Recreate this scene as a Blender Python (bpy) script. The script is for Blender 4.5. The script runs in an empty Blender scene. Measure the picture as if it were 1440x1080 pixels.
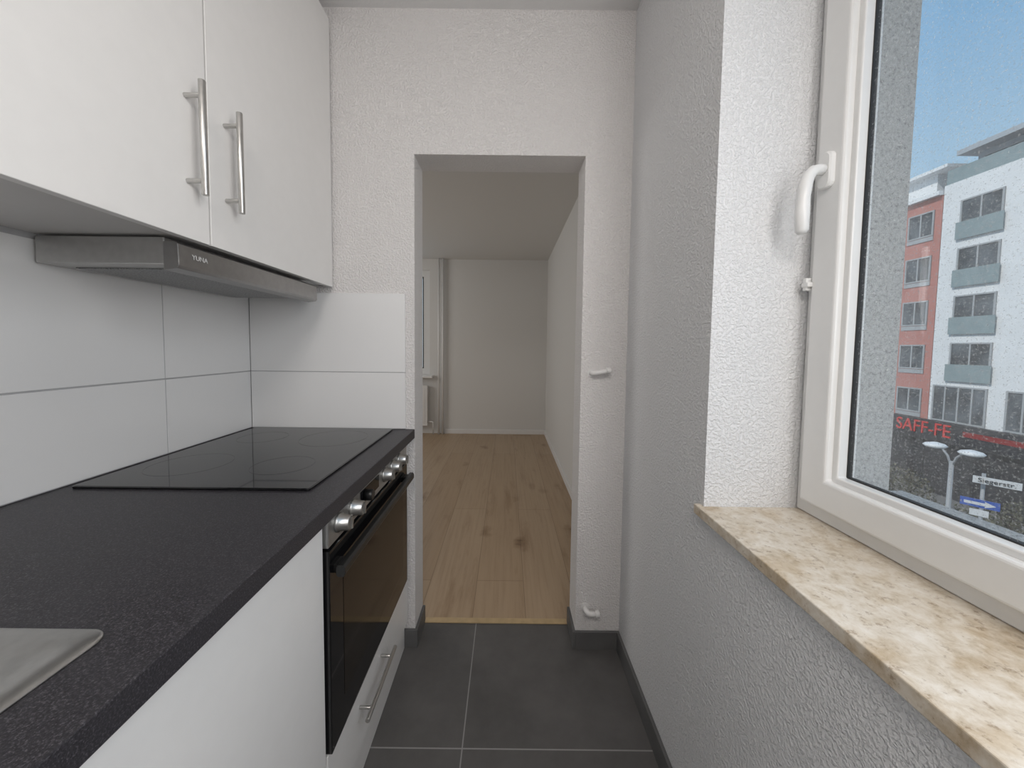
import bpy, bmesh, math, random
from mathutils import Vector, Matrix
random.seed(4)
S = bpy.context.scene
COL = S.collection
try:
    S.view_settings.view_transform = 'Standard'
    S.view_settings.look = 'None'
except Exception:
    pass

# ------------------------------------------------------------------ materials
def new_mat(name, color=(.8,.8,.8), rough=.5, metal=0.0, spec=.5, coat=0.0):
    m = bpy.data.materials.new(name); m.use_nodes = True
    b = m.node_tree.nodes['Principled BSDF']
    b.inputs['Base Color'].default_value = (*color, 1)
    b.inputs['Roughness'].default_value = rough
    b.inputs['Metallic'].default_value = metal
    b.inputs['Specular IOR Level'].default_value = spec
    b.inputs['Coat Weight'].default_value = coat
    return m, m.node_tree, b
def N(nt, t, **kw):
    n = nt.nodes.new(t)
    for k, v in kw.items(): setattr(n, k, v)
    return n
def L(nt, a, b): nt.links.new(a, b)
def pos(nt, scale=(1,1,1)):
    g = N(nt, 'ShaderNodeNewGeometry'); m = N(nt, 'ShaderNodeMapping')
    m.inputs['Scale'].default_value = scale
    L(nt, g.outputs['Position'], m.inputs['Vector'])
    return m.outputs['Vector']
def noise(nt, vec, scale, detail=3, rough=.5, dist=0.0):
    n = N(nt, 'ShaderNodeTexNoise'); n.inputs['Scale'].default_value = scale
    n.inputs['Detail'].default_value = detail; n.inputs['Roughness'].default_value = rough
    n.inputs['Distortion'].default_value = dist
    L(nt, vec, n.inputs['Vector']); return n.outputs['Fac']
def ramp(nt, fac, stops):
    r = N(nt, 'ShaderNodeValToRGB'); e = r.color_ramp.elements
    e[0].position, e[0].color = stops[0][0], (*stops[0][1], 1)
    e[1].position, e[1].color = stops[-1][0], (*stops[-1][1], 1)
    for p, c in stops[1:-1]:
        k = e.new(p); k.color = (*c, 1)
    L(nt, fac, r.inputs['Fac']); return r.outputs['Color']
def bump(nt, b, h, strength, dist):
    n = N(nt, 'ShaderNodeBump'); n.inputs['Strength'].default_value = strength
    n.inputs['Distance'].default_value = dist
    L(nt, h, n.inputs['Height']); L(nt, n.outputs['Normal'], b.inputs['Normal'])
def mixc(nt, fac, a, b, mode='MIX'):
    n = N(nt, 'ShaderNodeMix', data_type='RGBA', blend_type=mode)
    if isinstance(fac, float): n.inputs[0].default_value = fac
    else: L(nt, fac, n.inputs[0])
    for i, v in ((6, a), (7, b)):
        if isinstance(v, tuple): n.inputs[i].default_value = (*v, 1)
        else: L(nt, v, n.inputs[i])
    return n.outputs[2]
def mth(nt, op, a, b=None):
    n = N(nt, 'ShaderNodeMath', operation=op)
    for i, v in ((0, a), (1, b)):
        if v is None: continue
        if isinstance(v, (int, float)): n.inputs[i].default_value = v
        else: L(nt, v, n.inputs[i])
    return n.outputs[0]

def wallpaper(name, c, s=.5, sc=145):
    m, nt, b = new_mat(name, c, .85, spec=.2)
    p = pos(nt)
    n1 = noise(nt, p, sc, 2, .6)
    h = ramp(nt, n1, [(.44, (0,0,0)), (.62, (1,1,1))])
    bump(nt, b, h, s, .0042)
    return m
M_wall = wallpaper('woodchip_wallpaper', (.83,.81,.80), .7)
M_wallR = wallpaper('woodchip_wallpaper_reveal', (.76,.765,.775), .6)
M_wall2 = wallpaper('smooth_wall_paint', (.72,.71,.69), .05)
M_ceil = wallpaper('ceiling_paint', (.78,.77,.765), .15)

def simple(name, c, r=.5, metal=0, spec=.5, coat=0, var=.04, sc=30, bs=0):
    m, nt, b = new_mat(name, c, r, metal, spec, coat)
    p = pos(nt); n = noise(nt, p, sc, 3)
    lo = tuple(max(0, x*(1-var)) for x in c); hi = tuple(min(1, x*(1+var)) for x in c)
    L(nt, ramp(nt, n, [(.3, lo), (.7, hi)]), b.inputs['Base Color'])
    if bs: bump(nt, b, n, bs, .002)
    return m
M_lacquer = simple('white_lacquer', (.83,.82,.805), .3, var=.01)
M_carc = simple('cabinet_carcass', (.62,.61,.60), .45, var=.01)
M_tile = simple('white_wall_tile', (.81,.81,.81), .2, var=.012, sc=4)
M_grout = simple('grey_grout', (.42,.42,.43), .9)
M_steel = simple('brushed_steel', (.55,.54,.52), .32, metal=1, var=.05, sc=80)
M_steel_d = simple('hood_steel', (.50,.495,.485), .42, metal=1, var=.05, sc=60)
M_hoodfront = simple('hood_front_steel', (.36,.355,.35), .34, metal=1, var=.05, sc=60)
M_blackglass = simple('black_ceramic_glass', (.006,.006,.007), .04, spec=.6, var=.02)
M_black = simple('black_plastic', (.012,.012,.012), .3)
M_cavity = simple('oven_window', (.016,.012,.009), .08, spec=.35)
M_pvc = simple('white_pvc', (.78,.78,.77), .3, var=.01)
M_gasket = simple('black_gasket', (.02,.02,.02), .6)
M_skirt = simple('grey_skirting_tile', (.12,.12,.12), .5, var=.1, sc=12)
M_whitepaint = simple('white_trim_paint', (.80,.79,.78), .45, var=.01)
M_strip = simple('oak_threshold', (.50,.37,.21), .4, var=.1)
M_letter = simple('light_print', (.6,.6,.6), .5)
M_gap = simple('dark_gap', (.03,.03,.03), .8)

# worktop
m, nt, b = new_mat('anthracite_worktop', (.03,.03,.03), .42, spec=.4); M_top = m
p = pos(nt); n = noise(nt, p, 480, 2, .7)
c1 = ramp(nt, n, [(.33, (.016,.015,.018)), (.55, (.034,.032,.037)), (.70, (.095,.09,.10))])
L(nt, c1, b.inputs['Base Color']); bump(nt, b, n, .2, .0005)

# kitchen floor tile
m, nt, b = new_mat('anthracite_floor_tile', (.07,.07,.07), .45, spec=.4); M_floor = m
g = N(nt, 'ShaderNodeNewGeometry'); sx = N(nt, 'ShaderNodeSeparateXYZ'); L(nt, g.outputs['Position'], sx.inputs[0])
def gl(o, off):
    f = mth(nt, 'FRACT', mth(nt, 'ADD', mth(nt, 'DIVIDE', mth(nt, 'ADD', o, off), .6), 10.5))
    return mth(nt, 'LESS_THAN', mth(nt, 'ABSOLUTE', mth(nt, 'SUBTRACT', f, .5)), .0032)
gm = mth(nt, 'MAXIMUM', gl(sx.outputs[0], .12), gl(sx.outputs[1], -1.012))
p = pos(nt); n = noise(nt, p, 5, 6, .65)
base = ramp(nt, n, [(.3, (.092,.089,.087)), (.7, (.135,.131,.128))])
L(nt, mixc(nt, gm, base, (.30,.295,.29)), b.inputs['Base Color'])
bump(nt, b, mth(nt, 'SUBTRACT', 1.0, gm), .3, .001)

# oak planks
m, nt, b = new_mat('oak_planks', (.4,.3,.2), .42, spec=.4); M_oak = m
PW = .235; PO = 10.01
g = N(nt, 'ShaderNodeNewGeometry'); sx = N(nt, 'ShaderNodeSeparateXYZ'); L(nt, g.outputs['Position'], sx.inputs[0])
cx = N(nt, 'ShaderNodeCombineXYZ'); L(nt, mth(nt, 'ADD', sx.outputs[1], 21.6), cx.inputs[0]); L(nt, mth(nt, 'ADD', sx.outputs[0], PO), cx.inputs[1])
br = N(nt, 'ShaderNodeTexBrick', offset=.37, squash=1.0)
br.inputs['Scale'].default_value = 1; br.inputs['Brick Width'].default_value = 2.2; br.inputs['Row Height'].default_value = PW
br.inputs['Mortar Size'].default_value = .0011; br.inputs['Mortar Smooth'].default_value = .3
br.inputs['Color1'].default_value = (.40,.285,.18,1); br.inputs['Color2'].default_value = (.46,.345,.235,1)
br.inputs['Mortar'].default_value = (.18,.12,.075,1)
L(nt, cx.outputs[0], br.inputs['Vector'])
rowi = mth(nt, 'FLOOR', mth(nt, 'DIVIDE', mth(nt, 'ADD', sx.outputs[0], PO), PW))
c2 = N(nt, 'ShaderNodeCombineXYZ')
L(nt, mth(nt, 'MULTIPLY', sx.outputs[0], 60), c2.inputs[0]); L(nt, mth(nt, 'MULTIPLY', sx.outputs[1], 2.2), c2.inputs[1]); L(nt, mth(nt, 'MULTIPLY', rowi, 7.3), c2.inputs[2])
gr = noise(nt, c2.outputs[0], 1.0, 6, .6, .15)
gc = ramp(nt, gr, [(.28, (.84,.81,.78)), (.5, (.98,.975,.97)), (.75, (1.05,1.05,1.04))])
c = mixc(nt, .85, br.outputs['Color'], gc, 'MULTIPLY')
c3 = N(nt, 'ShaderNodeCombineXYZ')
L(nt, mth(nt, 'MULTIPLY', sx.outputs[0], 9), c3.inputs[0]); L(nt, mth(nt, 'MULTIPLY', sx.outputs[1], 1.3), c3.inputs[1]); L(nt, mth(nt, 'MULTIPLY', rowi, 3.1), c3.inputs[2])
gr2 = noise(nt, c3.outputs[0], 1.0, 6, .7, .3)
c = mixc(nt, .8, c, ramp(nt, gr2, [(.30, (.70,.64,.58)), (.45, (.97,.96,.95)), (.6, (1,1,1))]), 'MULTIPLY')
dn = N(nt, 'ShaderNodeTexNoise'); dn.inputs['Scale'].default_value = 12; dn.inputs['Detail'].default_value = 4; L(nt, pos(nt), dn.inputs['Vector'])
ad = N(nt, 'ShaderNodeVectorMath', operation='MULTIPLY_ADD'); L(nt, dn.outputs['Color'], ad.inputs[0]); ad.inputs[1].default_value = (.5,.5,0)
L(nt, pos(nt, (5.6, 2.6, 0)), ad.inputs[2])
vo = N(nt, 'ShaderNodeTexVoronoi'); vo.inputs['Scale'].default_value = 1.0; L(nt, ad.outputs[0], vo.inputs['Vector'])
kn = ramp(nt, vo.outputs['Distance'], [(.03, (.28,.22,.17)), (.08, (.62,.56,.5)), (.26, (1,1,1))])
sc_ = N(nt, 'ShaderNodeSeparateColor'); L(nt, vo.outputs['Color'], sc_.inputs[0])
kf = mth(nt, 'MULTIPLY', mth(nt, 'GREATER_THAN', sc_.outputs[0], .45), .9)
c = mixc(nt, kf, c, kn, 'MULTIPLY')
L(nt, c, b.inputs['Base Color'])

# travertine sill
m, nt, b = new_mat('travertine', (.7,.6,.45), .3, spec=.5); M_trav = m
p = pos(nt); n = noise(nt, p, 38, 8, .72, .3)
c = ramp(nt, n, [(.30, (.44,.36,.26)), (.41, (.58,.50,.39)), (.52, (.67,.605,.51)), (.68, (.76,.715,.64))])
n2 = noise(nt, p, 75, 5, .7)
c = mixc(nt, .65, c, ramp(nt, n2, [(.34, (.42,.33,.24)), (.43, (1,1,1))]), 'MULTIPLY')
n3 = noise(nt, p, 13, 4, .65)
c = mixc(nt, .75, c, ramp(nt, n3, [(.36, (.78,.69,.56)), (.50, (1,1,1))]), 'MULTIPLY')
L(nt, c, b.inputs['Base Color'])

# concrete exterior
m, nt, b = new_mat('weathered_concrete', (.4,.4,.4), .9); M_conc = m
p = pos(nt); n = noise(nt, p, 130, 8, .8)
L(nt, ramp(nt, n, [(.36, (.18,.178,.17)), (.46, (.46,.45,.435)), (.65, (.68,.67,.65))]), b.inputs['Base Color'])
bump(nt, b, n, .5, .003)

# dusty glass
m = bpy.data.materials.new('dusty_window_glass'); m.use_nodes = True; nt = m.node_tree; nt.nodes.clear(); M_glass = m
out = N(nt, 'ShaderNodeOutputMaterial'); tr = N(nt, 'ShaderNodeBsdfTransparent'); gs = N(nt, 'ShaderNodeBsdfGlossy'); df = N(nt, 'ShaderNodeBsdfDiffuse')
tr.inputs[0].default_value = (.97,.98,.98,1); gs.inputs['Roughness'].default_value = .02; df.inputs[0].default_value = (.75,.78,.8,1)
m1 = N(nt, 'ShaderNodeMixShader'); m1.inputs[0].default_value = .04
L(nt, tr.outputs[0], m1.inputs[1]); L(nt, gs.outputs[0], m1.inputs[2])
m2 = N(nt, 'ShaderNodeMixShader')
n = noise(nt, pos(nt), 260, 3, .6)
f = ramp(nt, n, [(.56, (.06,.06,.06)), (.70, (.40,.40,.40))])
L(nt, f, m2.inputs[0]); L(nt, m1.outputs[0], m2.inputs[1]); L(nt, df.outputs[0], m2.inputs[2]); L(nt, m2.outputs[0], out.inputs[0])

# outside
M_fwhite = simple('white_render', (.74,.745,.75), .9, var=.03, sc=1)
M_fred = simple('salmon_render', (.46,.20,.17), .9, var=.05, sc=1)
M_fglass = simple('facade_glass', (.09,.10,.11), .15, var=.6, sc=.9)
M_fframe = simple('facade_window_frame', (.36,.37,.38), .5)
M_bal = simple('grey_balustrade_glass', (.24,.30,.31), .25, var=.08, sc=2)
M_pent = simple('penthouse_grey_cladding', (.36,.39,.42), .6, var=.05, sc=1)
M_fdark = simple('dark_shopfront', (.03,.03,.035), .4, var=.3, sc=1)
M_signred = simple('sign_red', (.62,.04,.035), .5)
M_signred2 = simple('sign_red_dark', (.25,.015,.015), .5)
M_asph = simple('asphalt', (.08,.08,.085), .9, var=.2, sc=3)
M_pave = simple('pavement', (.16,.155,.15), .9, var=.1, sc=3)
M_pole = simple('galvanised_pole', (.30,.31,.32), .5, var=.05)
M_lamp = simple('lamp_glass_white', (.7,.7,.7), .3)
M_blue = simple('sign_blue', (.02,.08,.36), .5)
M_signw = simple('sign_white', (.6,.6,.6), .5)
M_leaf = simple('tree_leaves', (.09,.085,.055), .8, var=.6, sc=4)
M_bark = simple('tree_bark', (.06,.045,.035), .9, var=.3, sc=8)

# ------------------------------------------------------------------ mesh helpers
def box(bm, x0,x1,y0,y1,z0,z1, mi=0):
    vs = [bm.verts.new((x,y,z)) for x in (x0,x1) for y in (y0,y1) for z in (z0,z1)]
    for f in ((0,1,3,2),(4,6,7,5),(0,4,5,1),(2,3,7,6),(0,2,6,4),(1,5,7,3)):
        fc = bm.faces.new([vs[i] for i in f]); fc.material_index = mi
def tube(bm, pts, r, seg=16, mi=0, cap=True, smooth=True):
    pts = [Vector(p) for p in pts]; rs = r if isinstance(r, (list, tuple)) else [r]*len(pts)
    rings = []; up = None
    for i, p in enumerate(pts):
        a = pts[max(0, i-1)]; c = pts[min(len(pts)-1, i+1)]
        d = (c-a).normalized()
        if up is None:
            up = Vector((0,0,1)) if abs(d.z) < .9 else Vector((1,0,0))
        s = d.cross(up).normalized(); u = s.cross(d).normalized(); up = u
        rings.append([bm.verts.new(p + rs[i]*(math.cos(2*math.pi*k/seg)*s + math.sin(2*math.pi*k/seg)*u)) for k in range(seg)])
    for a, c in zip(rings, rings[1:]):
        for k in range(seg):
            f = bm.faces.new((a[k], a[(k+1)%seg], c[(k+1)%seg], c[k])); f.material_index = mi; f.smooth = smooth
    if cap:
        bm.faces.new(rings[0][::-1]).material_index = mi; bm.faces.new(rings[-1]).material_index = mi
def ring_yz(bm, y0,y1,z0,z1,w,x0,x1, mi=0):
    o = [(y0,z0),(y1,z0),(y1,z1),(y0,z1)]; i = [(y0+w,z0+w),(y1-w,z0+w),(y1-w,z1-w),(y0+w,z1-w)]
    V = lambda x, l: [bm.verts.new((x,a,b)) for a,b in l]
    A,B,C,D = V(x0,o),V(x0,i),V(x1,o),V(x1,i)
    for k in range(4):
        j = (k+1)%4
        for q in ((A[k],A[j],B[j],B[k]),(C[k],D[k],D[j],C[j]),(A[k],C[k],C[j],A[j]),(B[k],B[j],D[j],D[k])):
            bm.faces.new(q).material_index = mi
def ring_xz(bm, x0,x1,z0,z1,w,y0,y1, mi=0):
    o = [(x0,z0),(x1,z0),(x1,z1),(x0,z1)]; i = [(x0+w,z0+w),(x1-w,z0+w),(x1-w,z1-w),(x0+w,z1-w)]
    V = lambda y, l: [bm.verts.new((a,y,b)) for a,b in l]
    A,B,C,D = V(y0,o),V(y0,i),V(y1,o),V(y1,i)
    for k in range(4):
        j = (k+1)%4
        for q in ((A[k],A[j],B[j],B[k]),(C[k],D[k],D[j],C[j]),(A[k],C[k],C[j],A[j]),(B[k],B[j],D[j],D[k])):
            bm.faces.new(q).material_index = mi
def rrect(x0,x1,y0,y1,r,z,n=6):
    pts = []
    for cx,cy,a0 in ((x1-r,y1-r,0),(x0+r,y1-r,90),(x0+r,y0+r,180),(x1-r,y0+r,270)):
        for k in range(n+1):
            a = math.radians(a0+90*k/n); pts.append((cx+r*math.cos(a), cy+r*math.sin(a), z))
    return pts
def loft(bm, loops, mi=0, cap0=True, cap1=True):
    R = [[bm.verts.new(p) for p in l] for l in loops]; n = len(R[0])
    for a, c in zip(R, R[1:]):
        for k in range(n):
            f = bm.faces.new((a[k], a[(k+1)%n], c[(k+1)%n], c[k])); f.material_index = mi
    if cap0: bm.faces.new(R[0][::-1]).material_index = mi
    if cap1: bm.faces.new(R[-1]).material_index = mi

def wloc(o):
    v = Vector(o.location)
    while o.parent: o = o.parent; v = v + Vector(o.location)
    return v
def mesh(name, fn, mats, parent=None, bevel=0, label=None, cat=None, kind=None, group=None, seg=2):
    bm = bmesh.new(); fn(bm)
    bmesh.ops.recalc_face_normals(bm, faces=bm.faces[:])
    xs = [v.co for v in bm.verts]
    c = Vector([(min(v[i] for v in xs)+max(v[i] for v in xs))/2 for i in range(3)])
    c.z = min(v.z for v in xs)
    bmesh.ops.translate(bm, verts=bm.verts[:], vec=-c)
    me = bpy.data.meshes.new(name); bm.to_mesh(me); bm.free()
    for mm in (mats if isinstance(mats, (list, tuple)) else [mats]): me.materials.append(mm)
    o = bpy.data.objects.new(name, me); COL.objects.link(o)
    if parent: o.parent = parent; o.location = c - wloc(parent)
    else: o.location = c
    if bevel:
        md = o.modifiers.new('Bevel', 'BEVEL'); md.width = bevel; md.segments = seg; md.limit_method = 'ANGLE'; md.harden_normals = False
    if label: o['label'] = label
    if cat: o['category'] = cat
    if kind: o['kind'] = kind
    if group: o['group'] = group
    return o
def empty(name, loc, label, cat, kind=None, group=None):
    o = bpy.data.objects.new(name, None); COL.objects.link(o); o.location = loc; o.empty_display_size = .05
    o['label'] = label; o['category'] = cat
    if kind: o['kind'] = kind
    if group: o['group'] = group
    return o
def text(name, s, size, loc, rot, mat, parent, depth=.002, sx=1.0):
    cu = bpy.data.curves.new(name, 'FONT'); cu.body = s; cu.size = size; cu.extrude = depth
    cu.align_x = 'CENTER'; cu.align_y = 'CENTER'
    t = bpy.data.objects.new(name+'_tmp', cu); COL.objects.link(t)
    bpy.context.view_layer.update()
    me = bpy.data.meshes.new_from_object(t.evaluated_get(bpy.context.evaluated_depsgraph_get()))
    bpy.data.objects.remove(t)
    me.materials.clear(); me.materials.append(mat)
    o = bpy.data.objects.new(name, me); COL.objects.link(o); o.parent = parent
    o.location = Vector(loc) - wloc(parent); o.rotation_euler = rot; o.scale = (sx,1,1)
    return o
def B(*a): return lambda bm: box(bm, *a)

# ------------------------------------------------------------------ key dimensions
EYE = 1.19; YB = 1.38; YB2 = 1.51; XL = -.973; XR = .455; CEIL = 2.41; CEIL2 = 2.345
OX0, OX1, OZ = -.352, .282, 1.897
YFAR = 4.9; XFR = .53; YN = -1.3

# ------------------------------------------------------------------ setting
mesh('floor', B(-1.1,.73,YN,YB2-.005,-.1,0), M_floor, label='dark grey square floor tiles with light grout', cat='floor', kind='structure')
mesh('floor', B(-3.3,XFR+.1,YB2-.005,YFAR+.1,-.1,0), M_oak, label='oak plank floor in the next room', cat='floor', kind='structure')
mesh('ceiling', B(-1.1,.73,YN,YB,CEIL,CEIL+.1), M_ceil, label='white ceiling', cat='ceiling', kind='structure')
mesh('ceiling', B(-3.3,XFR+.1,YB2,YFAR+.1,CEIL2,CEIL+.1), M_wall2, label='white ceiling of the next room', cat='ceiling', kind='structure')
mesh('wall_left', B(-1.1,XL-.008,YN,YB,0,CEIL), M_wall, label='white kitchen wall behind the cabinets', cat='wall', kind='structure')
mesh('wall_front', B(-1.1,.73,YN-.1,YN,0,CEIL), M_wall, label='white wall at the entrance end', cat='wall', kind='structure')
def f(bm):
    box(bm, -1.1,OX0,YB,YB2,0,CEIL+.1); box(bm, OX1,.73,YB,YB2,0,CEIL+.1); box(bm, OX0,OX1,YB,YB2,OZ,CEIL+.1)
mesh('wall_back', f, M_wall, label='white textured wall with an open doorway', cat='wall', kind='structure')
NY0, NY1, NZ0, NZ1 = -.45, .814, .808, 2.25
def f(bm):
    box(bm, XR,.73,YN,NY0,0,CEIL); box(bm, XR,.73,NY1,YB,0,CEIL)
    box(bm, XR,.73,NY0,NY1,0,NZ0); box(bm, XR,.73,NY0,NY1,NZ1,CEIL)
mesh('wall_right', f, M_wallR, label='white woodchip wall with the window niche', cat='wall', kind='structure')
def f(bm):
    box(bm, .73,.82,YN,-.40,-.3,CEIL+.2); box(bm, .73,.82,.762,YB2,-.3,CEIL+.2)
    box(bm, .73,.82,-.40,.762,-.3,.885); box(bm, .73,.82,-.40,.762,2.2,CEIL+.2)
    box(bm, .82,.87,-.42,.78,.86,.885)
mesh('wall_outside', f, M_conc, label='grey weathered concrete outer wall', cat='wall', kind='structure')
# next room
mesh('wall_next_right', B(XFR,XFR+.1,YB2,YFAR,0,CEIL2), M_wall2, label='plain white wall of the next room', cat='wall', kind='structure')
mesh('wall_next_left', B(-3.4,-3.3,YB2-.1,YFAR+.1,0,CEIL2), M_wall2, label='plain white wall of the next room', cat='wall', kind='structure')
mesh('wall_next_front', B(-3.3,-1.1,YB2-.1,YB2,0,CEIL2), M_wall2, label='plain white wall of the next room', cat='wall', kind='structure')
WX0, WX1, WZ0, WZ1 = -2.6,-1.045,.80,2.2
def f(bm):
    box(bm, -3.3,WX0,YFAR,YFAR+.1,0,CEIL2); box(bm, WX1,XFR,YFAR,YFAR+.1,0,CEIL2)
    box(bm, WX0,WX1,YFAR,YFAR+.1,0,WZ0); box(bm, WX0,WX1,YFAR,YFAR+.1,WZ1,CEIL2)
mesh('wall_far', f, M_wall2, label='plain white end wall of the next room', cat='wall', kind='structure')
# baseboards
bh = .072; bt = .011
def f(bm): box(bm, OX1,XR,YB-bt,YB,0,bh); box(bm, OX1-bt,OX1,YB-bt,YB2,0,bh)
mesh('baseboard_back', f, M_skirt, bevel=.0015, label='dark grey tile skirting beside the doorway', cat='baseboard', kind='structure')
def f(bm): box(bm, -.41,OX0+bt,YB-bt,YB,0,bh); box(bm, OX0,OX0+bt,YB,YB2,0,bh)
mesh('baseboard_back', f, M_skirt, bevel=.0015, label='dark grey tile skirting beside the kitchen units', cat='baseboard', kind='structure')
mesh('baseboard_right', B(XR-bt,XR,YN,YB-bt,0,bh), M_skirt, bevel=.0015, label='dark grey tile skirting under the window', cat='baseboard', kind='structure')
mesh('baseboard_far', B(-.84,XFR-.014,YFAR-.014,YFAR,0,.06), M_whitepaint, bevel=.002, label='low white skirting board', cat='baseboard', kind='structure')
mesh('baseboard_next_right', B(XFR-.014,XFR,YB2,YFAR,0,.06), M_whitepaint, bevel=.002, label='low white skirting board', cat='baseboard', kind='structure')
mesh('trim_1', B(OX0+bt,OX1-bt,YB2-.012,YB2+.016,0,.005), M_strip, bevel=.0015, label='narrow oak threshold strip in the doorway', cat='threshold', kind='structure')
# sill
def f(bm): box(bm, .440,.676,NY0,NY1,NZ0,.83); box(bm, .440,.4549,NY1,.830,NZ0,.83)
mesh('window_sill', f, M_trav, bevel=.002, label='beige travertine window sill with brown mottling', cat='window sill')

# ------------------------------------------------------------------ backsplash tiles
TZ = .8705
def f(bm):
    box(bm, XL-.0079,XL-.0015,YN+.1,YB,TZ,1.43, 1)
    ys = [1.374, 1.03, .43, -.17, -.77, -1.19]
    for a, c in zip(ys[1:], ys):
        for z0, z1 in ((.872,1.086),(1.088,1.4)):
            box(bm, XL-.006,XL,a+.0013,c-.0013,z0+.001,z1-.001, 0)
mesh('tiled_backsplash', f, [M_tile, M_grout], bevel=.0008, label='large white glossy wall tiles with grey joints', cat='backsplash')
def f(bm):
    box(bm, XL,-.3865,YB-.0064,YB,TZ,1.383, 1)
    for z0, z1 in ((.872,1.086),(1.088,1.384)):
        box(bm, XL+.002,-.386,YB-.008,YB-.002,z0+.001,z1, 0)
mesh('tiled_backsplash', f, [M_tile, M_grout], bevel=.0008, label='two white wall tiles stacked at the end wall', cat='backsplash')

# ------------------------------------------------------------------ kitchen units
XF = -.378
def bar_handle(parent, axis, c, half, post, name='handle', off=.034, r=.006):
    def f(bm):
        x = c[0]+off
        if axis == 'z':
            tube(bm, [(x,c[1],c[2]-half),(x,c[1],c[2]+half)], r, 20)
            for s in (-1,1): tube(bm, [(c[0],c[1],c[2]+s*post),(x,c[1],c[2]+s*post)], r*.72, 14)
        else:
            tube(bm, [(x,c[1]-half,c[2]),(x,c[1]+half,c[2])], r, 20)
            for s in (-1,1): tube(bm, [(c[0],c[1]+s*post,c[2]),(x,c[1]+s*post,c[2])], r*.72, 14)
    return mesh(name, f, M_steel, parent=parent, label='brushed steel bar handle', bevel=.0008)

mesh('worktop', B(XL-.0075,-.352,YN+.1,YB-.0005,.835,.87), M_top, bevel=.002, label='dark anthracite speckled kitchen worktop', cat='worktop')
# base cabinets
def base_cab(y0,y1,label):
    e = empty('base_cabinet', (XL+.3,(y0+y1)/2,0), label, 'cabinet', group='white base cabinets')
    mesh('body', B(XL+.01,XF-.020,y0+.001,y1-.001,.10,.834), M_carc, parent=e)
    d = mesh('door', B(XF-.018,XF,y0+.002,y1-.002,.115,.829), M_lacquer, parent=e, bevel=.0015)
    mesh('plinth', B(-.44,-.425,y0+.001,y1-.001,0,.10), M_lacquer, parent=e)
    return e, d
e, d = base_cab(.133,.733,'white base cabinet beside the oven'); 
bar_handle(d, 'z', (XF,.18,.70), .11, .08)
e, d = base_cab(-.469,.131,'white base cabinet under the sink')
bar_handle(d, 'z', (XF,.08,.70), .11, .08)
# oven housing with drawer
e = empty('oven_housing_cabinet', (XL+.3,1.033,0), 'white base unit with a drawer below the oven', 'cabinet')
def f(bm):
    box(bm, XL+.01,XF-.020,.735,.751,.10,.834); box(bm, XL+.01,XF-.020,1.317,1.333,.10,.834); box(bm, XL+.01,XF-.020,.751,1.317,.10,.29)
mesh('body', f, M_carc, parent=e)
d = mesh('drawer', B(XF-.018,XF,.737,1.369,.115,.298), M_lacquer, parent=e, bevel=.0015)
bar_handle(d, 'y', (XF,.985,.238), .115, .08)
mesh('plinth', B(-.405,-.392,.735,1.3685,0,.113), M_lacquer, parent=e)
mesh('filler_panel', B(XF-.018,XF,1.335,1.369,.301,.832), M_lacquer, parent=e)
# oven
o = empty('built_in_oven', (-.6,1.033,.30), 'black glass built-in oven with steel control knobs', 'oven')
mesh('body', B(-.92,XF-.012,.754,1.314,.302,.828), M_black, parent=o)
mesh('control_panel', B(XF-.012,XF+.008,.738,1.331,.762,.830), M_steel_d, parent=o, bevel=.002)
for y in (.785,.858,1.085,1.160,1.235):
    def f(bm):
        tube(bm, [(XF+.008,y,.797),(XF+.013,y,.797),(XF+.0135,y,.797),(XF+.034,y,.797),(XF+.036,y,.797)], [.0215,.0215,.018,.0165,.0145], 28)
        box(bm, XF+.036,XF+.040,y-.0025,y+.0025,.784,.811)
    mesh('knob', f, M_steel, parent=o, label='round brushed steel knob')
def f(bm):
    box(bm, XF+.008,XF+.0095,.905,1.035,.78,.815)
mesh('display', f, M_blackglass, parent=o, label='small black clock display')
def f(bm): tube(bm, [(XF+.0095,.935,.797),(XF+.028,.935,.797),(XF+.03,.935,.797)], [.015,.014,.012], 24)
mesh('knob', f, M_black, parent=o, label='small round black knob')
d = mesh('door', B(XF-.012,XF+.010,.738,1.331,.304,.756), M_blackglass, parent=o, bevel=.002)
mesh('window_pane', B(XF+.010,XF+.0108,.80,1.27,.38,.665), M_cavity, parent=d)
def f(bm):
    loft(bm, [[(XF+.028+.010*a, y, .708+.013*c) for a, c in ((-1,-.6),(-.6,-1),(.6,-1),(1,-.5),(1,.5),(.6,1),(-.6,1),(-1,.6))] for y in (.748,.752,1.318,1.322)])
    box(bm, XF+.009,XF+.020,.756,.790,.699,.717); box(bm, XF+.009,XF+.020,1.28,1.314,.699,.717)
mesh('handle', f, M_black, parent=d, bevel=.001, label='wide black bar handle')
# hob
h = empty('ceramic_hob', (-.69,1.065,.87), 'frameless black glass ceramic hob set on the worktop', 'hob')
def f(bm):
    loft(bm, [rrect(-.948,-.430,.776,1.356,.006,.8701), rrect(-.95,-.428,.774,1.358,.008,.8725), rrect(-.95,-.428,.774,1.358,.008,.8745), rrect(-.947,-.431,.777,1.355,.006,.876)])
mesh('glass_top', f, M_blackglass, parent=h)
M_zone = simple('hob_zone_print', (.035,.035,.037), .1)
def circ(bm, cx, cy, r, w=.0012):
    n = 48; a = []; c = []
    for k in range(n):
        t = 2*math.pi*k/n
        a.append(bm.verts.new((cx+r*math.cos(t), cy+r*math.sin(t), .8762))); c.append(bm.verts.new((cx+(r+w)*math.cos(t), cy+(r+w)*math.sin(t), .8762)))
    for k in range(n): bm.faces.new((a[k],c[k],c[(k+1)%n],a[(k+1)%n]))
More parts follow.
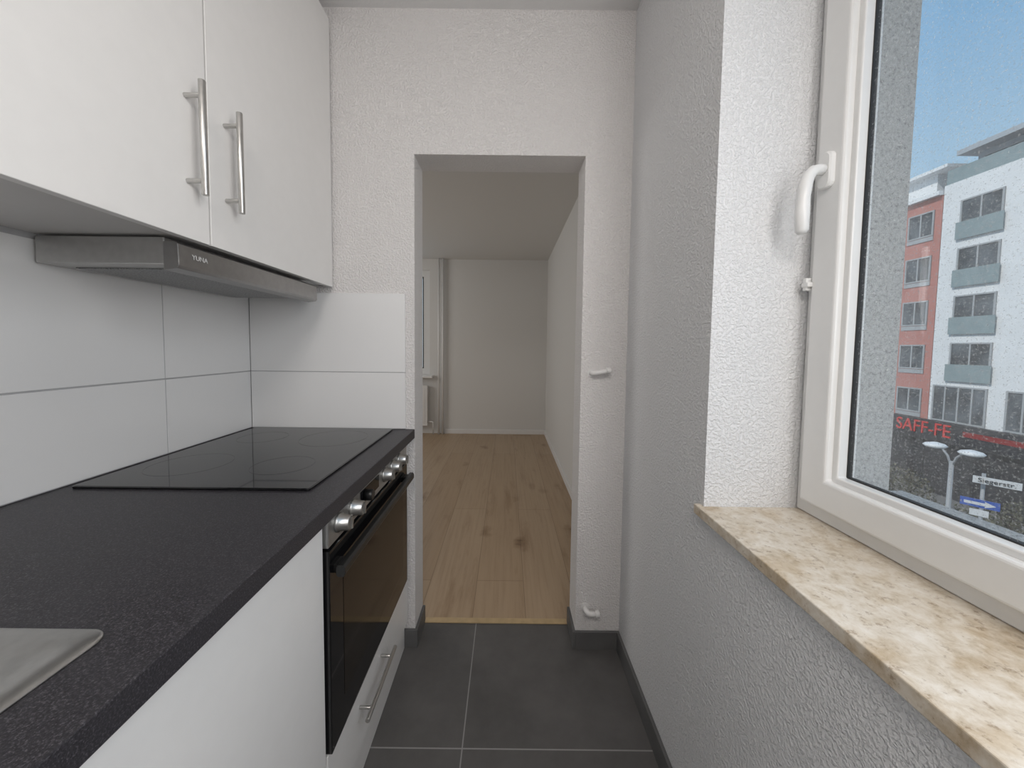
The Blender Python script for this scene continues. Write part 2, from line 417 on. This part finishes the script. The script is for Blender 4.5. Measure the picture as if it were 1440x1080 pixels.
for cx, cy, r in ((-.82,.93,.09),(-.58,.93,.073),(-.82,1.21,.073),(-.58,1.21,.105)):
    mesh('cooking_zone', lambda bm: circ(bm,cx,cy,r), M_zone, parent=h)
# sink
s = empty('kitchen_sink', (-.69,-.03,.87), 'stainless steel inset sink with drainboard', 'sink')
def f(bm):
    x0,x1,y0,y1 = -.935,-.431,-.46,.387
    def R(i,z,r): return rrect(x0+i,x1-i,y0+i,y1-i,r,z,8)
    loft(bm, [R(0,.8701,.022),R(.001,.872,.021),R(.003,.8732,.020),R(.020,.8738,.018),R(.026,.8732,.016),R(.034,.8712,.014),R(.042,.8708,.012)])
    for fc in bm.faces: fc.smooth = len(fc.verts) == 4
    for k in range(7):
        x = -.85+.05*k
        loft(bm, [rrect(x-.008,x+.008,.02,.28,.006,.8708,4), rrect(x-.005,x+.005,.025,.275,.004,.8730,4)])
mesh('drainboard', f, M_steel, parent=s)

# upper cabinets
UF = -.655; UZ0 = 1.405; UZ1 = 2.36
for y0,y1,hy,lab in ((.8125,1.371,.859,'white wall cabinet above the extractor hood'),(.2105,.8105,.757,'white wall cabinet above the worktop'),(-.3915,.2085,-.34,'white wall cabinet above the sink')):
    e = empty('wall_cabinet', (XL+.15,(y0+y1)/2,UZ0), lab, 'cabinet', group='white wall cabinets')
    mesh('body', B(XL+.001,UF-.020,y0+.0005,y1-.0005,UZ0+.006,UZ1), M_carc, parent=e)
    d = mesh('door', B(UF-.018,UF,y0+.0012,y1-.0012,UZ0,UZ1), M_lacquer, parent=e, bevel=.0012)
    bar_handle(d, 'z', (UF,hy,1.604), .113, .084, off=.036, r=.0065)
# hood
h = empty('extractor_hood', (-.82,1.02,1.34), 'slim grey steel pull-out extractor hood', 'extractor hood')
mesh('body', B(-.962,-.700,.748,1.27,1.350,1.405), M_steel_d, parent=h, bevel=.002)
def f(bm):
    pr = [(-.700,1.338),(-.672,1.342),(-.668,1.348),(-.670,1.392),(-.676,1.396),(-.700,1.396)]
    loft(bm, [[(x,y,z) for x,z in pr] for y in (.746,1.282)])
mesh('pull_out_front', f, M_hoodfront, parent=h, bevel=.001, label='dark grey steel front of the hood')
M_filter = simple('hood_filter', (.30,.30,.30), .5, metal=1, sc=300, var=.5)
mesh('grease_filter', B(-.93,-.72,.79,1.25,1.347,1.3499), M_filter, parent=h)
text('lettering', 'YUNA', .0145, (-.6677,.797,1.371), (math.radians(90),0,math.radians(90)), M_letter, h, .0004, 1.0)

# pipe stubs
def stub(pts, r, label):
    def f(bm):
        tube(bm, pts, r, 18)
        p = Vector(pts[0]); tube(bm, [p+Vector((0,.002,0)), p+Vector((0,-.006,0))], r*1.7, 20)
        q = Vector(pts[-1]); d = (q-Vector(pts[-2])).normalized(); tube(bm, [q-d*.014, q, q+d*.003], [r*1.25,r*1.25,r*.9], 18)
    return mesh('capped_pipe', f, M_whitepaint, label=label, cat='pipe', group='capped wall pipes')
stub([(.322,YB+.002,1.093),(.323,YB-.018,1.094),(.329,YB-.026,1.095),(.342,YB-.03,1.098),(.385,YB-.03,1.107)], .009, 'white painted pipe stub sticking out of the wall')
stub([(.318,YB+.002,.168),(.319,YB-.018,.166),(.324,YB-.027,.163),(.335,YB-.030,.160),(.366,YB-.03,.163)], .010, 'white painted pipe stub low above the skirting')

# ------------------------------------------------------------------ kitchen window
w = empty('window_1', (.69,.18,.83), 'white plastic window looking onto the street', 'window', kind='structure')
mesh('frame', lambda bm: ring_yz(bm, NY0+.001,NY1-.001,.8305,NZ1-.001,.045,.666,.729), M_pvc, parent=w, bevel=.003)
SY0, SY1, SZ0, SZ1 = NY0+.035, .786, .862, NZ1-.035
sash = mesh('sash', lambda bm: ring_yz(bm, SY0,SY1,SZ0,SZ1,.062,.648,.700), M_pvc, parent=w, bevel=.006, seg=3)
mesh('glazing_bead', lambda bm: ring_yz(bm, SY0+.060,SY1-.060,SZ0+.060,SZ1-.060,.014,.662,.698), M_pvc, parent=sash, bevel=.003)
mesh('gasket', lambda bm: ring_yz(bm, SY0+.0735,SY1-.0735,SZ0+.0735,SZ1-.0735,.003,.680,.690), M_gasket, parent=sash)
mesh('glass', B(.684,.688,SY0+.07,SY1-.07,SZ0+.07,SZ1-.07), M_glass, parent=sash)
hy = .757
def f(bm):
    loft(bm, [[(x,y,z) for y,z,_ in rrect(hy-.016+i,hy+.016-i,1.518+i,1.590-i,.012,0,5)] for x,i in ((.6485,0),(.640,0),(.637,.003))])
    tube(bm, [(.640,hy,1.556),(.626,hy,1.556),(.616,hy-.001,1.553),(.607,hy-.003,1.543),(.600,hy-.005,1.528),(.595,hy-.007,1.50),(.593,hy-.008,1.465),(.594,hy-.008,1.432),(.595,hy-.008,1.425)],
         [.0105,.0105,.0108,.011,.0115,.0115,.0125,.0115,.007], 18)
mesh('handle', f, M_pvc, parent=sash, label='white lever handle turned down')
def f(bm):
    box(bm, .640,.666,.787,.797,1.318,1.345); box(bm, .638,.650,.780,.798,1.325,1.335)
mesh('catch', f, M_pvc, parent=w, bevel=.002)

# ------------------------------------------------------------------ next room details
w = empty('window_2', ((WX0+WX1)/2,YFAR+.03,WZ0), 'white window in the next room', 'window', kind='structure')
mesh('frame', lambda bm: ring_xz(bm, WX0,WX1,WZ0,WZ1,.085,YFAR+.02,YFAR+.08), M_pvc, parent=w, bevel=.003)
mesh('gasket', lambda bm: ring_xz(bm, WX0+.085,WX1-.085,WZ0+.085,WZ1-.085,.014,YFAR+.025,YFAR+.06), M_gasket, parent=w)
mesh('glass', B(WX0+.09,WX1-.09,YFAR+.045,YFAR+.05,WZ0+.09,WZ1-.09), M_glass, parent=w)
mesh('window_sill', B(WX0-.03,-.99,YFAR-.12,YFAR-.001,.765,.795), M_whitepaint, bevel=.003, label='white painted window sill', cat='window sill')
r = empty('radiator', (-1.7,YFAR-.06,.1), 'white panel radiator under the window sill', 'radiator')
def f(bm):
    box(bm, -2.4,-1.06,YFAR-.09,YFAR-.03,.12,.66)
    for k in range(26): 
        x = -2.37+.05*k
        box(bm, x,x+.03,YFAR-.094,YFAR-.09,.16,.62)
mesh('panel', f, M_whitepaint, parent=r, bevel=.003)
def f(bm):
    tube(bm, [(-1.058,YFAR-.06,.17),(-1.0,YFAR-.06,.17),(-.99,YFAR-.06,.16),(-.985,YFAR-.06,.0)], .009, 12)
mesh('connection_pipe', f, M_whitepaint, parent=r)
for x in (-.915,-.862):
    mesh('heating_pipe', lambda bm: tube(bm, [(x,YFAR-.045,0),(x,YFAR-.045,CEIL2-.001)], .0135, 16), M_whitepaint, label='white painted vertical heating pipe', cat='pipe', group='heating pipes')

# ------------------------------------------------------------------ outside
GZ = -8.0
mesh('ground', B(.83,70,-30,80,GZ-.2,GZ), M_asph, label='grey asphalt street', cat='street', kind='structure')
mesh('pavement', B(24.2,27.4,-5,60,GZ+.0,GZ+.12), M_pave, label='paved sidewalk in front of the buildings', cat='sidewalk')
FX = 28.0
bw = empty('apartment_building', (FX+5,19,GZ), 'white apartment block with grey-teal glass balconies and shops', 'building')
mesh('facade', B(FX,FX+10,12,23.9,GZ,11.8), M_fwhite, parent=bw)
def f(bm):
    box(bm, FX+1.5,FX+9,12,23.5,11.8,13.7); box(bm, FX+.6,FX+9.4,11.6,23.9,13.7,14.0)
mesh('penthouse', f, M_pent, parent=bw)
def winmesh(name, parent, x, y0,y1,z0,z1, nm=1):
    def f(bm):
        box(bm, x-.02,x+.02,y0,y1,z0,z1, 0)
        ring_yz(bm, y0,y1,z0,z1,.09,x-.07,x-.015, 1)
        for k in range(1,nm+1):
            yy = y0+(y1-y0)*k/(nm+1); box(bm, x-.06,x-.015,yy-.04,yy+.04,z0,z1, 1)
    return mesh(name, f, [M_fglass, M_fframe], parent=parent)
for k in range(4):
    zt = 10.55-2.93*k
    for (a, c) in ((20.95,22.95),(17.2,19.2)):
        winmesh('window', bw, FX, a, c, zt-2.35, zt, 1)
        mesh('balcony_balustrade', B(FX-.16,FX-.11,a-.1,c+.1,zt-2.4,zt-1.35), M_bal, parent=bw, label='grey-teal glass balcony balustrade')
winmesh('window', bw, FX, 21.0,24.0-.3,-3.25,-.95, 3)
winmesh('window', bw, FX, 17.4,20.2,-3.25,-.95, 3)
winmesh('penthouse_window', bw, FX+1.48, 13,23.2,11.9,13.4, 8)
mesh('roof_balustrade', B(FX+.05,FX+.09,12,23.85,11.8,12.7), M_bal, parent=bw, label='grey-teal glass roof terrace balustrade')
mesh('shopfront', B(FX-.10,FX-.001,12,23.9,GZ,-4.55), M_fdark, parent=bw)
sg = empty('shop_sign', (FX-.3,20,-4.55), 'dark fascia board with red letters above the shops', 'shop sign')
mesh('board', B(FX-.5,FX-.17,12,27.5,-4.55,-3.25), M_fdark, parent=sg)
text('shop_lettering', 'SAFF-FE', 1.15, (FX-.53,23.75,-3.82), (math.radians(90),0,math.radians(-90)), M_signred, sg, .03, .82)
mesh('red_strip', B(FX-.53,FX-.5,14,21.6,-3.9,-3.6), M_signred2, parent=sg)
br_ = empty('red_building', (FX+5,28,GZ), 'salmon red rendered block with grey windows', 'building')
mesh('facade', B(FX+.02,FX+10,23.95,36,GZ,11.3), M_fred, parent=br_)
def f(bm):
    box(bm, FX-.3,FX+10,23.95,36,11.3,11.55); box(bm, FX+1,FX+9,25.2,36,11.55,13.2); box(bm, FX+.4,FX+9,24.2,36,13.2,13.4)
mesh('roof_storey', f, M_fwhite, parent=br_)
for k in range(5):
    zt = 10.5-2.95*k
    for a in (24.35, 27.2, 30.0):
        winmesh('window', br_, FX+.02, a, a+1.55, zt-1.65, zt, 1)
        mesh('spandrel_panel', B(FX-.03,FX+.01,a,a+1.55,zt-1.95,zt-1.68), M_fframe, parent=br_)
mesh('shopfront', B(FX-.08,FX+.019,23.95,36,GZ,-4.55), M_fdark, parent=br_)
# street lamp
lx, ly = 12.0, 9.62
sl = empty('street_lamp', (lx,ly,GZ), 'grey double-arm street lamp with round heads', 'street lamp')
def f(bm):
    tube(bm, [(lx,ly,GZ),(lx,ly,GZ+1),(lx,ly,-1.75)], [.09,.065,.045], 12)
    for s_ in (-1,1):
        tube(bm, [(lx,ly,-1.9),(lx,ly+s_*.10,-1.62),(lx,ly+s_*.25,-1.45),(lx,ly+s_*.38,-1.40)], .025, 8)
mesh('post', f, M_pole, parent=sl)
for s_ in (-1,1):
    y = ly+s_*.40
    mesh('lamp_head', lambda bm: tube(bm, [(lx,y,-1.33),(lx,y,-1.37),(lx,y,-1.42),(lx,y,-1.47),(lx,y,-1.50)], [.05,.19,.24,.19,.07], 20), M_lamp, parent=sl, label='round white lamp head')
# sign post
px, py = 12.0, 8.95
sp = empty('sign_post', (px,py,GZ), 'street name and blue one-way signs on a pole', 'street sign')
mesh('post', lambda bm: tube(bm, [(px,py,GZ),(px,py,-1.85)], .035, 10), M_pole, parent=sp)
rx = (math.radians(90),0,math.radians(-52))
def plate(name, y, z, wd, ht, mat, dz=0):
    bm_o = mesh(name, lambda bm: box(bm, -wd/2,wd/2,-.012,.012,-ht/2,ht/2), mat, parent=sp)
    bm_o.location = Vector((px-.05,y,z-ht/2)) - Vector((px,py,GZ)); bm_o.rotation_euler = (0,0,math.radians(-52)); return bm_o
plate('street_name_plate', py-.28, -1.98, .72, .17, M_signw)
text('street_name', 'Siegerstr.', .15, (px-.075,py-.30,-1.98), rx, M_gap, sp, .004)
plate('one_way_plate', py, -2.62, .62, .2, M_blue)
def f(bm):
    vs = [(-.25,-.035),(.08,-.035),(.08,-.075),(.25,0),(.08,.075),(.08,.035),(-.25,.035)]
    a = [bm.verts.new((x,-.016,z)) for x,z in vs]; c = [bm.verts.new((x,-.010,z)) for x,z in vs]
    bm.faces.new(a); bm.faces.new(c[::-1])
    for k in range(7): bm.faces.new((a[k],a[(k+1)%7],c[(k+1)%7],c[k]))
ar = mesh('arrow', f, M_signw, parent=sp); ar.rotation_euler = (0,0,math.radians(-52)); ar.location = Vector((px-.062,py-.012,-2.70)) - Vector((px,py,GZ))
plate('supplementary_plate', py, -2.86, .3, .16, M_signw)
# trees
def tree(x,y,top,rad):
    t = empty('street_tree', (x,y,GZ), 'small bushy street tree with brownish green leaves', 'tree', group='street trees')
    cz = top-rad
    def f(bm):
        tube(bm, [(x,y,GZ),(x+.05,y,GZ+1.5),(x,y+.05,cz)], [.12,.09,.05], 10)
        for k in range(7):
            a = k*2.4; tube(bm, [(x,y,cz-rad*.7+.1*k),(x+.7*rad*math.cos(a),y+.7*rad*math.sin(a),cz+.1*k)], [.04,.015], 6)
    mesh('trunk', f, M_bark, parent=t)
    def f(bm):
        for k in range(2200):
            v = Vector((random.gauss(0,1),random.gauss(0,1),random.gauss(0,1))).normalized()*rad*.97*(random.random()**.35)
            c = Vector((x,y,cz))+v
            a = Vector((random.gauss(0,1),random.gauss(0,1),random.gauss(0,1))).normalized()
            u = a.orthogonal().normalized(); w_ = a.cross(u); s_ = random.uniform(.035,.08)
            bm.faces.new([bm.verts.new(c+u*s_), bm.verts.new(c+w_*s_*.6), bm.verts.new(c-u*s_), bm.verts.new(c-w_*s_*.6)])
    bm = bmesh.new(); f(bm)
    me = bpy.data.meshes.new('foliage'); bmesh.ops.translate(bm, verts=bm.verts[:], vec=-Vector((x,y,cz))); bm.to_mesh(me); bm.free(); me.materials.append(M_leaf)
    o_ = bpy.data.objects.new('foliage', me); COL.objects.link(o_); o_.parent = t; o_.location = (0,0,cz-GZ)
for x,y,tp,rd in ((16,14.6,-3.4,1.15),(15.6,12.15,-4.0,1.15),(15.5,9.7,-3.9,1.1),(19.5,13.3,-4.4,1.2)):
    tree(x,y,tp,rd)

# ------------------------------------------------------------------ light
W = bpy.data.worlds.new('sky'); S.world = W; W.use_nodes = True; nt = W.node_tree
bg = nt.nodes['Background']
tc = N(nt, 'ShaderNodeTexCoord'); sx = N(nt, 'ShaderNodeSeparateXYZ'); L(nt, tc.outputs['Generated'], sx.inputs[0])
sky = ramp(nt, sx.outputs[2], [(.0, (.55,.66,.76)), (.22, (.46,.66,.83)), (.5, (.24,.48,.76)), (1, (.30,.44,.66))])
mp = N(nt, 'ShaderNodeMapping'); mp.inputs['Scale'].default_value = (1,1,3); L(nt, tc.outputs['Generated'], mp.inputs['Vector'])
cn = noise(nt, mp.outputs['Vector'], 2.2, 6, .6)
L(nt, mixc(nt, ramp(nt, cn, [(.5, (0,0,0)), (.8, (.6,.6,.6))]), sky, (.85,.88,.9)), bg.inputs['Color'])
bg.inputs['Strength'].default_value = .95

def area(name, loc, target, sx_, sy_, power, color):
    l = bpy.data.lights.new(name, 'AREA'); l.shape = 'RECTANGLE'; l.size = sx_; l.size_y = sy_; l.energy = power; l.color = color
    o = bpy.data.objects.new(name, l); COL.objects.link(o); o.location = loc
    o.rotation_euler = (Vector(target)-Vector(loc)).to_track_quat('-Z','Y').to_euler(); return o
sun = bpy.data.lights.new('sun', 'SUN'); sun.energy = 2.4; sun.angle = .02; sun.color = (1,.96,.9)
so = bpy.data.objects.new('sun', sun); COL.objects.link(so); so.rotation_euler = Vector((.75,.25,-.7)).to_track_quat('-Z','Y').to_euler()
area('window_side_fill', (.62,-.12,1.55), (-.6,.35,1.2), .5, 1.1, 10.8, (1.0,.98,.97))  # area light added inside the window to boost the weak sky light
area('kitchen_fill', (-.1,-.7,2.36), (-.1,-.1,.8), .6, .6, 17, (1,.94,.89))  # unseen fill added behind the camera to brighten the kitchen, no fixture
area('next_room_fill', (-3.1,3.2,1.6), (.5,3.4,1.0), 1.6, 1.4, 21, (1,.98,.96))  # added area light standing in for daylight from the left

# ------------------------------------------------------------------ camera
cam = bpy.data.cameras.new('camera'); co = bpy.data.objects.new('camera', cam); COL.objects.link(co)
cam.sensor_width = 36; cam.lens = 510/1440*36; cam.clip_start = .02; cam.clip_end = 300
cam.shift_x = 7/1440; cam.shift_y = -25/1440
M = Matrix.Rotation(math.radians(90-3.07), 4, 'X') @ Matrix.Rotation(.0115, 4, 'Z')
co.matrix_world = Matrix.Translation((0,0,EYE)) @ M
S.camera = co
